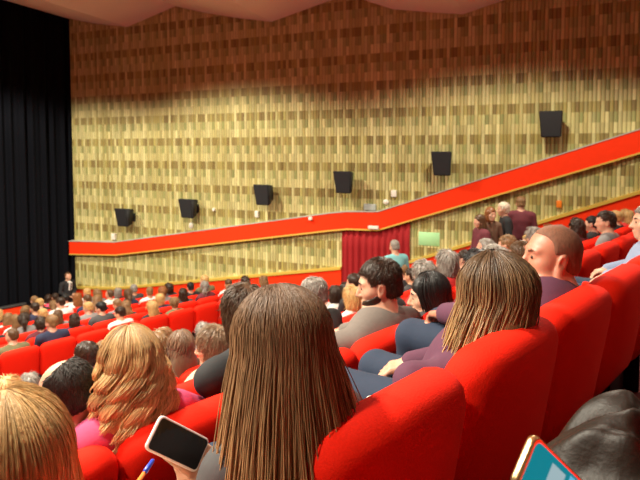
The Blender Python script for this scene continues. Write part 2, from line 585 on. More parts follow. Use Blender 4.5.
def hair_prims(style, m):
    if style in ('short', 'buzz', 'receding', 'balding'):
        a = {'short': 0.006, 'buzz': 0.004, 'receding': 0.007, 'balding': 0.007}[style]
        yb, zb = {'short': (0.050, 0.062), 'buzz': (0.030, 0.078), 'receding': (0.0, 0.085), 'balding': (0.010, 0.085)}[style]
        p = [E((0, -0.016, 0.030 + (0.006 if style == 'short' else 0)), (0.076 + a, 0.097 + a, 0.086 + a * 1.3), 0.01, m=m),
             E((0, -0.045, -0.03), (0.062 + a, 0.062 + a, 0.06), 0.02, m=m),
             B((0, yb + 0.2, zb - 0.2), (0.3, 0.2, 0.2), 0.03, 0.02, 's', m=m),
             B((0, 0.0, -0.265), (0.3, 0.3, 0.2), 0.02, 0.01, 's', m=m)]
        if style == 'balding':
            p.append(E((0, 0.035, 0.115), (0.075, 0.085, 0.055), 0.02, 's', m=m))
        for s in (-1, 1):
            p.append(E((s * 0.085, 0.008, -0.03), (0.04, 0.036, 0.045), 0.012, 's', m=m))
        return p
    p = [E((0, -0.016, 0.032), (0.088, 0.110, 0.098), 0.02, m=m)]
    if style == 'bob':
        p += [E((0, -0.035, -0.06), (0.098, 0.085, 0.10), 0.05, m=m)]
    elif style == 'long':
        p += [E((0, -0.045, -0.08), (0.098, 0.078, 0.13), 0.05, m=m), E((0, -0.075, -0.20), (0.105, 0.05, 0.17), 0.06, m=m)]
    elif style == 'bun':
        p += [E((0, -0.040, -0.03), (0.07, 0.075, 0.06), 0.03, m=m), E((0, -0.125, 0.035), (0.045, 0.04, 0.042), 0.015, m=m)]
    elif style == 'ponytail':
        p += [E((0, -0.040, -0.03), (0.07, 0.075, 0.06), 0.03, m=m), C((0, -0.115, 0.03), (0, -0.135, -0.06), 0.025, 0.036, 0.02, m=m),
              C((0, -0.135, -0.06), (0, -0.115, -0.20), 0.036, 0.014, 0.03, m=m)]
    p += [E((0, 0.135, -0.055), (0.072, 0.095, 0.115), 0.02, 's', m=m)]
    if style in ('bun', 'ponytail'):
        p += [E((s * 0.09, 0.03, -0.05), (0.035, 0.05, 0.05), 0.015, 's', m=m) for s in (-1, 1)]
        p += [B((0, 0.0, -0.30), (0.3, 0.10, 0.2), 0.02, 0.01, 's', m=m)]
    return p


def strand_mesh(name, m, n, length, spread=1.25, rad=0.0022, phi=(38, 322), wave=0.0, wl_=0.09, lift=(0.0, 0.014), ax=(0.083, 0.104, 0.094),
                back=-0.02, part=0.0, jitter=0.01, seed=1, segs=16, sides=4, clump=0, lenvar=0.12, asym=0.0, asym_l=0.0, yshrink=0.35, groups=0, len_l=1.0, gather=None, base=None):
    """hair as locks that follow the skull and then fall; attributes tone (per lock) and along (root to tip)"""
    g = np.random.default_rng(seed)
    V, Fc, tone, along = [], [], [], []
    c0 = Vector((0, -0.016, 0.030))
    for i in range(n):
        ph = R(g.uniform(*phi))
        th0 = g.uniform(0.12, 1.25) if i % 3 else g.uniform(0.05, 0.5)
        a = g.uniform(*lift)
        L = length * (1 + g.normal() * lenvar)
        L *= len_l if math.sin(ph) < 0 else 1.0
        tn = min(1, max(0, 0.5 + 0.30 * math.sin(ph * 7 + 1.3 * math.sin(ph * 3 + seed)) + 0.16 * math.sin(ph * 23 + seed) + g.normal() * 0.10))
        wv_ph = g.uniform(0, 6.28) if not clump else 6.28 * (int(ph * clump) % 7) / 7 + g.normal() * 0.4
        wa = wave * g.uniform(0.6, 1.2)
        if groups:                          # locks that wave together
            q_ = int((ph / 6.2832 + 0.02 * g.normal()) * groups)
            wv_ph = 6.2832 * ((q_ * 0.618) % 1.0) + g.normal() * 0.22
            wa = wave * (0.9 + 0.2 * ((q_ * 0.37) % 1.0))
            tn = min(1, max(0, 0.15 + 0.7 * ((q_ * 0.77) % 1.0) + g.normal() * 0.12))
        jx, jy = g.normal() * jitter, g.normal() * jitter
        pts = []
        th1 = math.pi / 2 + 0.15
        arc = (th1 - th0) * 0.095
        N = segs
        for q in range(N + 1):
            s = (arc + L) * q / N
            if s < arc:
                th = th0 + s / 0.095
                f = 0.0
            else:
                th = th1
                f = (s - arc)
            rx, ry, rz = ax[0] + a, ax[1] + a, ax[2] + a
            x = rx * math.sin(th) * math.sin(ph) + part * (1 - math.sin(th))
            y = ry * math.sin(th) * math.cos(ph)
            z = rz * math.cos(th)
            u = f / max(L, 1e-3)
            sp = 1 + (spread - 1) * u ** 0.8
            x = x * (sp + (asym * u if x > 0 else asym_l * u)) + jx * u
            y = y * (1 - yshrink * u) + back * u + jy * u
            z -= f
            if gather is not None:
                x = x * (1 - u * gather) ; y = y * (1 - u * gather * 0.6)
            amp = wa * min(1, s / 0.10)
            sw = s - arc if groups else s
            if groups:
                amp = wa * min(1, max(0.0, (sw + 0.07) / 0.12))
            x += amp * math.sin(2 * math.pi * sw / wl_ + wv_ph)
            y += amp * 0.8 * math.cos(2 * math.pi * sw / wl_ + wv_ph)
            pts.append(m @ (c0 + Vector((x, y, z))))
        v0 = len(V)
        for q, p in enumerate(pts):
            d = (pts[min(q + 1, N)] - pts[max(q - 1, 0)]).normalized()
            a_ = (d.orthogonal().normalized() if q == 0 else (a_ - d * a_.dot(d)).normalized())
            b_ = d.cross(a_)
            r = rad * (0.55 + 0.45 * math.sin(math.pi * min(1, (q + 1.5) / (N * 0.6)) / 2)) * (1 if q < N - 3 else (N - q + 0.15) / 3.2)
            for k in range(sides):
                an = 2 * math.pi * k / sides
                V.append(p + a_ * (r * math.cos(an)) + b_ * (r * math.sin(an)))
                tone.append(tn); along.append(q / N)
        for q in range(N):
            for k in range(sides):
                A_ = v0 + q * sides
                Fc.append((A_ + k, A_ + (k + 1) % sides, A_ + sides + (k + 1) % sides, A_ + sides + k))
    if base is not None:                                    # the mass of hair under the outer locks
        o = len(V)
        co = np.empty(len(base.vertices) * 3, np.float32); base.vertices.foreach_get('co', co)
        co = co.reshape(-1, 3)
        zt, zb = co[:, 2].max(), co[:, 2].min()
        V += [Vector(v) for v in co]
        tone += [0.25] * len(co)
        along += list((zt - co[:, 2]) / (zt - zb))
        Fc += [tuple(o + i for i in p.vertices) for p in base.polygons]
    me = bpy.data.meshes.new(name)
    me.from_pydata([tuple(v) for v in V], [], Fc)
    for nm, arr in (('tone', tone), ('along', along)):
        me.attributes.new(nm, 'FLOAT', 'POINT').data.foreach_set('value', np.array(arr, np.float32))
    me.polygons.foreach_set('use_smooth', [True] * len(me.polygons))
    me.update()
    return me


def tuft_mesh(name, base, m, n, length=0.03, rad=0.0016, seed=1, lift=0.35, curl=0.0):
    """short hair: the mass of hair in base covered with short locks lying back and down"""
    g = np.random.default_rng(seed)
    polys = base.polygons
    ar = np.array([p.area for p in polys]); pick = g.choice(len(polys), n, p=ar / ar.sum())
    V, Fc, tone, along = [], [], [], []
    up = (m.to_3x3() @ Vector((0, 0.25, 1))).normalized()
    crown = m @ Vector((0, -0.05, 0.12))
    for pi in pick:
        p = polys[int(pi)]
        nrm = p.normal
        c = p.center - nrm * 0.001
        away = c - crown
        t_ = away - nrm * away.dot(nrm)
        t_ = (t_.normalized() if t_.length > 1e-5 else nrm.orthogonal()) + Vector(g.normal(size=3) * 0.25)
        t_ = (t_ - nrm * t_.dot(nrm)).normalized()
        sd = nrm.cross(t_)
        L = length * g.uniform(0.6, 1.2); tn = g.uniform()
        v0 = len(V)
        cu = g.normal() * curl
        for q in range(4):
            u = q / 3
            pt = c + t_ * L * u + nrm * L * lift * (u - 0.65 * u * u) + sd * cu * L * u * u
            r = rad * (1.0, 1.1, 0.8, 0.12)[q]
            for a, b in ((1, 0), (0, 1), (-1, 0), (0, -1)):
                V.append(pt + sd * r * a + nrm * r * b); tone.append(tn); along.append(u)
        for q in range(3):
            for k in range(4):
                A_ = v0 + q * 4
                Fc.append((A_ + k, A_ + (k + 1) % 4, A_ + 4 + (k + 1) % 4, A_ + 4 + k))
    o = len(V)
    V += [v.co.copy() for v in base.vertices]; tone += [0.2] * (len(V) - o); along += [0.3] * (len(V) - o)
    Fc += [tuple(o + i for i in p.vertices) for p in polys]
    me = bpy.data.meshes.new(name)
    me.from_pydata([tuple(v) for v in V], [], Fc)
    for nm, arr in (('tone', tone), ('along', along)):
        me.attributes.new(nm, 'FLOAT', 'POINT').data.foreach_set('value', np.array(arr, np.float32))
    me.polygons.foreach_set('use_smooth', [True] * len(me.polygons))
    me.update()
    return me


def person(label, loc, rz, fig, hair=None, hair_mesh=None, hair_col=None, skin=0, top='black', top_name='shirt', pants='denim', h=0.008, group=None, eyes=False, shoes=True):
    root = tag(empty('person', loc, rz), label, 'person', group)
    root.scale = (fig.get('scale', 1.0),) * 3
    link_mesh('body', volume_mesh('body', fig['body'], h), SKIN[skin], root)
    if hair_mesh is not None:
        link_mesh('hair', hair_mesh, hair_col if not isinstance(hair_col, str) else HAIR[hair_col], root)
    elif hair:
        hb = volume_mesh('hair', hair_prims(hair, fig['hm']), min(h, 0.006))
        if hair in ('short', 'bob', 'receding', 'balding'):
            L_ = {'short': 0.026, 'bob': 0.05, 'receding': 0.016, 'balding': 0.018}[hair]
            hb = tuft_mesh('hair', hb, fig['hm'], 2200 if h < 0.0095 else 700, L_, 0.0016 if h < 0.0095 else 0.003, seed=len(label), curl=0.3 if hair == 'bob' else 0.1)
        link_mesh('hair', hb, hair_col if not isinstance(hair_col, str) else HAIR[hair_col], root)
    link_mesh(top_name, volume_mesh(top_name, fig['top'], max(h, 0.008)), TOP[top] if isinstance(top, str) else top, root)
    link_mesh('trousers', volume_mesh('trousers', fig['pants'], max(h, 0.01)), TOP[pants], root)
    if shoes:
        for s in fig['shoes']:
            link_mesh('shoe', volume_mesh('shoe', s, 0.01), M['dark_plastic'], root)
    if eyes:
        for s in (-1, 1):
            bm = bmesh.new()
            bmesh.ops.create_uvsphere(bm, u_segments=16, v_segments=10, radius=0.0085)
            bmesh.ops.transform(bm, matrix=fig['hm'] @ T(s * 0.031, 0.0835, -0.001), verts=bm.verts)
            obj('eye', bm, M['iris'], root)
            hm_ = fig['hm']
            bw = volume_mesh('eyebrow', [C((s * 0.014, 0.094, 0.021), (s * 0.030, 0.092, 0.027), 0.004, 0.0045, 0.003, m=hm_), C((s * 0.030, 0.092, 0.027), (s * 0.046, 0.079, 0.023), 0.0045, 0.003, 0.003, m=hm_)], 0.003)
            link_mesh('eyebrow', bw, HAIR['dark brown'] if hair != 'buzz' else hair_col, root)
    return root


# ------------------------------------------------------------------ levels and rows
PITCH_ROW, STEP = 0.90, 0.37
NU, NL = 7, 9                                            # rows above and below the cross aisle
row_y = {r: -0.21 + PITCH_ROW * r for r in range(0, NU + 1)}
row_z = {r: EYE.z - 1.15 - STEP * r for r in range(0, NU + 1)}
AISLE_Z = EYE.z - 1.15 - STEP * (NU + 1) - 0.10
for i in range(NL):
    row_y[NU + 1 + i] = 9.25 + 0.88 * i
    row_z[NU + 1 + i] = AISLE_Z - 0.165 * i
LAST = NU + NL


def wall_x(y, off=0.0):
    return (WD - off - WN.y * y) / WN.x


def floor_z(y):
    for r in range(0, NU + 1):
        if y < row_y[r] + 0.80:
            return row_z[r]
    for r in range(NU + 1, LAST + 1):
        if y < row_y[r] + 0.70:
            return row_z[r]
    return row_z[LAST] - 0.165


# floor: one stepped slab
bm = bmesh.new()
edges = [-2.5]
levels = []
ys = [-2.5] + [row_y[r] + 0.80 for r in range(0, NU + 1)] + [row_y[r] + 0.70 for r in range(NU + 1, LAST + 1)] + [21.0]
zs = [floor_z((a + b) / 2) for a, b in zip(ys, ys[1:])]
prof = []
for (a, b), z in zip(zip(ys, ys[1:]), zs):
    prof += [(a, z), (b, z)]
xl = -7.0
L0, L1 = [], []
for y, z in prof:
    L0.append(bm.verts.new((xl, y, z)))
    L1.append(bm.verts.new((wall_x(y, -0.05), y, z)))
for k in range(len(prof) - 1):
    bm.faces.new((L0[k], L1[k], L1[k + 1], L0[k + 1]))
fl = obj('floor', bm, M['carpet'], smooth=False)
tag(fl, kind='structure')

# side wall with vertical half-round ribs
X0, X1 = -13.98, 8.0
i0, i1 = int(math.floor(X0 / RIB)), int(math.ceil(X1 / RIB))
bm = bmesh.new()
SEG = 6
prev = None
for i in range(i0, i1):
    for k in range(SEG if i < i1 - 1 else SEG + 1):
        a = math.pi * k / SEG
        x = (i + 0.5) * RIB - math.cos(a) * RIB / 2
        y = -math.sin(a) * 0.026
        cur = (bm.verts.new((x, y, -1.6)), bm.verts.new((x, y, 10.6)))
        if prev:
            bm.faces.new((prev[0], cur[0], cur[1], prev[1]))
        prev = cur
wr_ = obj('wall_right', bm, M['wall'], loc=WN * WD, rz=WROT)
tag(wr_, kind='structure')


def strip(name, tops, bots, off0, off1, mat, label=None):
    """a band along the side wall through (X, z) stations"""
    bm = bmesh.new()
    rows = []
    for (X, zt), (Xb, zb) in zip(tops, bots):
        rows.append([bm.verts.new((X, -off1, zb)), bm.verts.new((X, -off1, zt)), bm.verts.new((X, -off0, zt)), bm.verts.new((X, -off0, zb))])
    for A_, B_ in zip(rows, rows[1:]):
        for k in range(4):
            bm.faces.new((A_[k], B_[k], B_[(k + 1) % 4], A_[(k + 1) % 4]))
    bm.faces.new(rows[0]); bm.faces.new(rows[-1][::-1])
    o = obj(name, bm, mat, smooth=False, loc=WN * WD, rz=WROT)
    tag(o, label, kind='structure')
    return o


OFF = 0.16
bt = [on_wall(*p, OFF) for p in ((69, 241), (115, 242), (330, 213), (347, 211.5), (378, 211.5), (640, 129), (760, 91))]
bb = [on_wall(*p, OFF) for p in ((69, 254.5), (115, 255.5), (330, 231), (347, 229.5), (378, 230.5), (640, 153.5), (760, 118))]
zb_at = lambda P, X: float(np.interp(X, [p[0] for p in P], [p[1] for p in P]))
bots = [(X, zb_at(bb, X)) for X, _ in bt]
strip('trim_1', bt, bots, 0.0, OFF, M['band'])
strip('trim_2', [(X, z + 0.010) for X, z in bt], [(X, z - 0.014) for X, z in bt], -0.01, OFF + 0.02, M['grey_trim'])
strip('trim_3', [(X, z + 0.030) for X, z in bots], [(X, z - 0.012) for X, z in bots], -0.01, OFF + 0.015, M['gold'])
OFF2 = 0.10
lt1 = [on_wall(*p, OFF2) for p in ((76, 287.5), (115, 288.5), (341, 268))]
lt2 = [on_wall(*p, OFF2) for p in ((409, 262), (640, 192), (760, 152))]
for n_, lt in ((4, lt1), (6, lt2)):
    strip('trim_%d' % n_, lt, [(X, z - 1.3) for X, z in lt], 0.0, OFF2, M['band'])
    strip('trim_%d' % (n_ + 1), [(X, z + 0.03) for X, z in lt], [(X, z - 0.035) for X, z in lt], -0.005, OFF2 + 0.045, M['gold'])

# hanging red curtain in the doorway
Xa, za = on_wall(342, 231, 0.06)
Xb, _ = on_wall(410, 229, 0.06)
bm = bmesh.new()
N = 120
zt_of = lambda X: zb_at(bots, X) + 0.05
prev = None
zfl = AISLE_Z + 0.03
for k in range(N + 1):
    u = k / N
    X = Xa + (Xb - Xa) * u
    y = -0.075 + 0.03 * math.sin(u * 2 * math.pi * 11 + 0.7 * math.sin(u * 9)) + 0.01 * math.sin(u * 47)
    cur = [bm.verts.new((X, y * (1 - 0.25 * (j == 0)), zfl + (zt_of(X) - zfl) * (1 - j / 4))) for j in range(5)]
    if prev:
        for j in range(4):
            bm.faces.new((prev[j], cur[j], cur[j + 1], prev[j + 1]))
    prev = cur
dc = obj('door_curtain', bm, M['red_cloth'], loc=WN * WD, rz=WROT)
sm = dc.modifiers.new('thickness', 'SOLIDIFY'); sm.thickness = 0.01
tag(dc, 'dark red pleated curtain hanging in the doorway of the ribbed side wall', 'curtain')

# ceiling: hanging wave panels, extruded from the side wall across the hall
cp = [on_wall(*p) for p in ((20, -8), (66, 18), (96, 24), (128, 27), (176, 6.5), (205, 13), (240, 18.5), (272, 22), (349, -6), (368, 1.5), (393, 9.5), (430, 12.5), (463, 14.5), (505, 0), (528, -9),
                               (560, -8), (600, -7), (640, -6))]
cp = [(-21.0, cp[0][1] + 0.4)] + cp + [(5.0, cp[-1][1] + 0.4), (6.5, cp[-1][1] - 0.1), (9.5, cp[-1][1])]
bm = bmesh.new()
prev = None
for X, z in cp:
    cur = [bm.verts.new((X, 0.0, z)), bm.verts.new((X, -20.0, z)), bm.verts.new((X, -20.0, z + 0.15)), bm.verts.new((X, 0.0, z + 0.15))]
    if prev:
        for j in range(4):
            bm.faces.new((prev[j], cur[j], cur[(j + 1) % 4], prev[(j + 1) % 4]))
    prev = cur
ce = obj('ceiling', bm, M['ceiling'], smooth=False, loc=WN * WD, rz=WROT)
tag(ce, kind='structure')

# the far side and the back of the hall, outside the picture
bm = bmesh.new()
box_bm(0.2, 26, 13, (-7.1, 9, 4.0), bm=bm)
tag(obj('wall_left', bm, M['plaster'], smooth=False), kind='structure')
bm = bmesh.new()
box_bm(24, 0.2, 13, (4.9, -2.6, 4.0), bm=bm)
tag(obj('wall_back', bm, M['plaster'], smooth=False), kind='structure')

# black stage curtain, parallel to the rows, from the side wall
cx, cy = wl(X0 - 0.02, WD, 0).xy
bm = bmesh.new()
N = 500
prev = None
x_end = xl + 0.1
for k in range(N + 1):
    u = k / N
    x = cx + 0.3 + (x_end - cx - 0.3) * u
    d = (cx - x)
    y = cy + 0.30 + 0.05 * math.sin(d * 2 * math.pi / 0.30 + 0.8 * math.sin(d * 2.1)) + 0.03 * math.sin(d * 31)
    cur = [bm.verts.new((x, y, -1.3 + 11.2 * j / 3)) for j in range(4)]
    if prev:
        for j in range(3):
            bm.faces.new((prev[j], cur[j], cur[j + 1], prev[j + 1]))
    prev = cur
sc_ = obj('stage_curtain', bm, M['black_cloth'])
tag(sc_, 'tall black stage curtain hanging in folds at the far end of the hall', 'curtain')

# ------------------------------------------------------------------ things on the side wall
WALLM = Matrix.Translation(WN * WD) @ Matrix.Rotation(WROT, 4, 'Z')


def on_wall_empty(name, px, py, off):
    X, z = on_wall(px, py, off)
    e = empty(name, WALLM @ Vector((X, -off, z)), WROT)
    return e


ORD = ['first', 'second', 'third', 'fourth', 'fifth', 'sixth', 'seventh', 'eighth', 'ninth', 'tenth', 'eleventh', 'twelfth', 'thirteenth', 'fourteenth',
       'fifteenth', 'sixteenth', 'seventeenth', 'eighteenth', 'nineteenth', 'twentieth', 'twenty-first', 'twenty-second', 'twenty-third', 'twenty-fourth']
sp_lab = ['black wall speaker nearest the stage curtain, above a white box', 'second black wall speaker from the stage, above a round white lamp',
          'third black wall speaker from the stage, on the ribbed wall', 'black wall speaker above the left end of the doorway curtain',
          'black wall speaker right of the doorway, just above the sloping red band', 'black wall speaker farthest from the stage, highest on the ribbed wall']
for i, (px, py) in enumerate(((125, 217), (189, 208), (264, 194.5), (344, 182), (442, 163.5), (550, 124.5))):
    e = on_wall_empty('wall_speaker', px, py, 0.37)
    tag(e, sp_lab[i], 'speaker', 'black speakers along the side wall')
    e.scale = (1.2, 1.2, 1.2)
    # cabinet: wider at the top, leaning out and turned towards the stage, narrowing to the back
    bm = bmesh.new()
    A_ = [bm.verts.new(v) for v in ((-0.20, -0.16, 0.24), (0.20, -0.16, 0.24), (0.185, -0.10, -0.24), (-0.15, -0.10, -0.24))]
    B_ = [bm.verts.new(v) for v in ((-0.15, 0.14, 0.20), (0.17, 0.14, 0.20), (0.15, 0.10, -0.19), (-0.11, 0.10, -0.19))]
    bm.faces.new(A_); bm.faces.new(B_[::-1])
    for k in range(4):
        bm.faces.new((A_[k], B_[k], B_[(k + 1) % 4], A_[(k + 1) % 4]))
    bmesh.ops.bevel(bm, geom=list(bm.edges), offset=0.012, segments=2, affect='EDGES')
    cab = obj('cabinet', bm, M['black'], e)
    bm = bmesh.new()
    vs = [bm.verts.new(v) for v in ((-0.18, -0.168, 0.22), (0.18, -0.168, 0.22), (0.166, -0.112, -0.22), (-0.134, -0.112, -0.22))]
    f = bm.faces.new(vs)
    r = bmesh.ops.extrude_face_region(bm, geom=[f])
    bmesh.ops.translate(bm, vec=(0, -0.012, 0), verts=[v for v in r['geom'] if isinstance(v, bmesh.types.BMVert)])
    obj('grille', bm, M['black'], cab, smooth=False)
    bm = box_bm(0.06, 0.20, 0.05, (0.02, 0.20, -0.02), 0.008)
    box_bm(0.12, 0.02, 0.22, (0.02, 0.285, -0.04), 0.004, bm=bm)
    obj('bracket', bm, M['dark_plastic'], e)

small = [(114, 236.5, 0.13, 0.16, 'white', 'junction_box', 'white box on the ribbed wall below the speaker nearest the stage', 'box'),
         (191, 225.5, 0.12, 0.16, 'white', 'wall_lamp', 'round white lamp below the second speaker from the stage', 'lamp'),
         (214, 209.5, 0.06, 0.07, 'white', 'junction_box', 'tiny white box on the ribbed wall right of the second speaker', 'box'),
         (257, 214, 0.09, 0.15, 'white', 'junction_box', 'white box below the third speaker from the stage, above the red band', 'box'),
         (394, 193.5, 0.11, 0.14, 'white', 'junction_box', 'square white box above the bend of the red band', 'box'),
         (386, 202, 0.13, 0.11, 'white', 'wall_lamp', 'tilted white lamp on the red band, below a square white box', 'lamp'),
         (370, 207, 0.26, 0.13, 'grey_box', 'exit_sign', 'grey box sign standing on the red band over the doorway', 'sign'),
         (559, 204, 0.09, 0.13, 'orange', 'wall_switch', 'small orange switch on the lower ribbed wall behind the standing group', 'switch')]
for px, py, sx, sz, mt, nm, lab, cat in small:
    off = 0.05
    e = on_wall_empty(nm, px, py, off + 0.02)
    tag(e, lab, cat)
    e.scale = (1.22, 1.22, 1.22)
    if nm == 'wall_lamp':
        bm = bmesh.new()
        bmesh.ops.create_uvsphere(bm, u_segments=20, v_segments=12, radius=0.5)
        bmesh.ops.scale(bm, vec=(sx, 0.09, sz), verts=bm.verts)
        obj('shade', bm, M[mt], e)
    else:
        obj('housing', box_bm(sx, 0.08, sz, (0, 0, 0), 0.01), M[mt], e)
    obj('mounting_plate', box_bm(sx * 0.6, 0.03, sz * 0.6, (0, 0.04, 0), 0.003), M['grey_trim'], e)

for px, py, lab in ((373.5, 227.5, 'white lamp under the red band above the doorway curtain'), (310.5, 218.5, 'tiny white lamp on the red band left of the doorway')):
    e = on_wall_empty('band_lamp', px, py, OFF + 0.05)
    tag(e, lab, 'lamp')
    s = 0.27 if px > 350 else 0.10
    obj('housing', box_bm(s, 0.08, 0.085, (0, 0, 0), 0.012), M['white'], e)
    obj('mounting_plate', box_bm(s * 0.8, 0.02, 0.05, (0, 0.04, 0), 0.003), M['grey_trim'], e)

X, z = on_wall(429, 239, 0.03)
g_ = obj('notice_paper', box_bm(0.52, 0.006, 0.34, bev=0.002, seg=1), M['green'], loc=WALLM @ Vector((X, -0.03, z)), rz=WROT)
tag(g_, 'plain pale green paper notice on the ribbed wall right of the doorway curtain', 'notice')


# ------------------------------------------------------------------ seats
def seat_back_bm():
    """padded back: rounded top corners, soft edges, slightly hollow, leaning back"""
    hw, z0, z1, rc = 0.291, 0.36, 0.945, 0.10
    out = [(-hw + 0.03, z0), (hw - 0.03, z0), (hw, z0 + 0.05)]
    for k in range(9):
        a = math.pi / 2 * k / 8
        out.append((hw - rc + rc * math.cos(a), z1 - rc + rc * math.sin(a)))
    for k in range(1, 6):
        x = (hw - rc) * (1 - 2 * k / 6)
        out.append((x, z1 + 0.012 * (1 - (x / (hw - rc)) ** 2)))
    for k in range(9):
        a = math.pi / 2 + math.pi / 2 * k / 8
        out.append((-hw + rc + rc * math.cos(a), z1 - rc + rc * math.sin(a)))
    out.append((-hw, z0 + 0.05))
    cx_, cz_ = 0.0, 0.66
    bm = bmesh.new()
    rings = []
    D = 0.085
    prof = [(0.05, -1.04), (0.45, -1.0), (0.70, -0.95), (0.83, -0.84), (0.92, -0.64), (0.975, -0.36), (1.0, -0.05), (0.995, 0.3), (0.96, 0.65), (0.86, 0.90), (0.55, 1.0), (0.05, 1.06)]
    for s, d in prof:
        ring = []
        for x, z in out:
            xx, zz = cx_ + (x - cx_) * s, cz_ + (z - cz_) * s
            if s > 0.8:                      # keep the rim thickness even
                L = math.hypot(x - cx_, z - cz_)
                q = (L - (1 - s) * 0.30) / L
                xx, zz = cx_ + (x - cx_) * q, cz_ + (z - cz_) * q
            y = d * D + 0.35 * xx * xx - (zz - 0.94) * -0.0
            y += -(zz - 0.94) * 0.16 - 0.0
            ring.append(bm.verts.new((xx, y, zz)))
        rings.append(ring)
    for A_, B_ in zip(rings, rings[1:]):
        n = len(A_)
        for k in range(n):
            bm.faces.new((A_[k], A_[(k + 1) % n], B_[(k + 1) % n], B_[k]))
    bm.faces.new(rings[0]); bm.faces.new(rings[-1][::-1])
    return bm


def make_seat():
    root = empty('cinema_seat')
    obj('backrest', seat_back_bm(), M['seat'], root)
    obj('seat_cushion', box_bm(0.48, 0.46, 0.12, (0, 0.36, 0.385), 0.045, 4), M['seat'], root)
    for s in (-1, 1):
        bm = box_bm(0.04, 0.36, 0.05, (s * 0.2925, 0.30, 0.62), 0.018, 3)
        ar = obj('armrest', bm, M['seat'], root)
        obj('side_panel', box_bm(0.022, 0.30, 0.60, (s * 0.2925, 0.28, 0.30), 0.008, 2), M['dark_plastic'], ar)
    obj('pedestal', box_bm(0.40, 0.22, 0.33, (0, 0.30, 0.165), 0.02, 2), M['dark_plastic'], root)
    return root


def copy_tree(o, parent=None):
    c = o.copy()
    COL.objects.link(c)
    if parent is not None:
        c.parent = parent
    for ch in o.children:
        copy_tree(ch, c)
    return c


SX = 0.585
p0 = {r: 0.90 for r in range(0, LAST + 1)}
p0[1] = 0.955
p0[2] = 0.93
p0[4] = 0.95


def row_name(r):
    if r <= NU:
        return ORD[NU - r] + ' row above the cross aisle'
    return ORD[LAST - r] + ' row from the stage'


def row_short(r):
    return (ORD[NU - r] + ' row above aisle') if r <= NU else (ORD[LAST - r] + ' row from stage')


proto = make_seat()
used = False
SEATS = {}          # (row, index from wall) -> x
NOSEAT = set()
for r in range(1, LAST + 1):
    y = row_y[r]
    xmax = wall_x(y + 0.6, 1.25) - 0.28
    k = int(math.floor((xmax - p0[r]) / SX))
    n = 0
    while True:
        x = p0[r] + SX * k
        k -= 1
        n += 1
        if x < -3.2:
            break
        a = project((x, y, row_z[r] + 0.9))
        if a is None or not (-25 < a[0] < 668 and a[1] < 505):
            if not (r == 1 and -0.4 < x < 1):
                continue
        if r >= LAST - 2 and a[0] < 27:          # the barrier stands here
            continue
        SEATS[(r, n)] = x
for (r, n), x in SEATS.items():
    o = proto if not used else copy_tree(proto)
    used = True
    o.location = (x - (0.17 if r == 1 and x < 0.5 else 0.035 if r == 1 and x < 1.2 else 0), row_y[r], row_z[r])
    tag(o, 'red velvet seat, %s from the side wall, %s' % (ORD[n - 1] if n <= 24 else 'farthest', row_name(r)), 'seat',
        'red seats above the cross aisle' if r <= NU else 'red seats below the cross aisle')


# ------------------------------------------------------------------ people in the foreground
def local(p, row, sx):
    """world point -> frame of a seat at (sx, row)"""
    return Vector((p.x - sx, p.y - row_y[row], p.z - row_z[row]))


taken = []          # (row, x) of seats filled by hand


def seat_x(r, x):
    c = [v for (rr, n), v in SEATS.items() if rr == r]
    return min(c, key=lambda v: abs(v - x)) if c else x


def sit(label, row, sx, head_px, Z, hrot=(0, 0, 0), male=True, pel_dx=0.0, pel_dy=0.0, hands=None, arms=None, fat=1.0, ears=True, scale=1.0, miny=0.20):
    hp = local(at(head_px[0], head_px[1], Z), row, sx)
    while hp.y < miny:                 # keep the shoulders clear of the seat back
        Z += 0.01
        hp = local(at(head_px[0], head_px[1], Z), row, sx)
    hp = hp / scale
    fig = figure(head=hp, hrot=hrot, pelvis=(pel_dx, 0.21 + pel_dy, 0.565), male=male, arms=arms, hands=hands, fat=fat, ears=ears)
    taken.append((row, sx))
    fig['scale'] = scale
    return fig, (sx, row_y[row], row_z[row])


# long brown hair, centre
sx = 0.955
FW = Vector((0, 1, 0))
ph_c = None


def frame(origin, xdir, ydir):
    """orthonormal frame with x along xdir, y close to ydir"""
    x = Vector(xdir).normalized()
    y = Vector(ydir); y = (y - x * y.dot(x)).normalized()
    z = x.cross(y)
    m = Matrix((x, y, z)).transposed().to_4x4()
    m.translation = origin
    return m


def slab_bm(L, W, D, rc, zc=0.0, re=None):
    """flat slab with rounded corners and edges"""
    re = D * 0.42 if re is None else re
    bm = bmesh.new()

    def ring(ins, z):
        out = []
        for cx_, cy_, a0 in ((1, 1, 0), (-1, 1, 90), (-1, -1, 180), (1, -1, 270)):
            for k in range(7):
                a = R(a0 + 15 * k)
                out.append(bm.verts.new((cx_ * (L / 2 - rc) + (rc - ins) * math.cos(a), cy_ * (W / 2 - rc) + (rc - ins) * math.sin(a), zc + z)))
        return out
    rs = []
    for k in range(5):
        a = math.pi / 2 * k / 4
        rs.append(ring(re * (1 - math.sin(a)), -D / 2 + re * (1 - math.cos(a))))
    for k in range(5):
        a = math.pi / 2 * (1 - k / 4)
        rs.append(ring(re * (1 - math.sin(a)), D / 2 - re * (1 - math.cos(a))))
    for A_, B_ in zip(rs, rs[1:]):
        n = len(A_)
        for k in range(n):
            bm.faces.new((A_[k], A_[(k + 1) % n], B_[(k + 1) % n], B_[k]))
    bm.faces.new(rs[0][::-1]); bm.faces.new(rs[-1])
    return bm


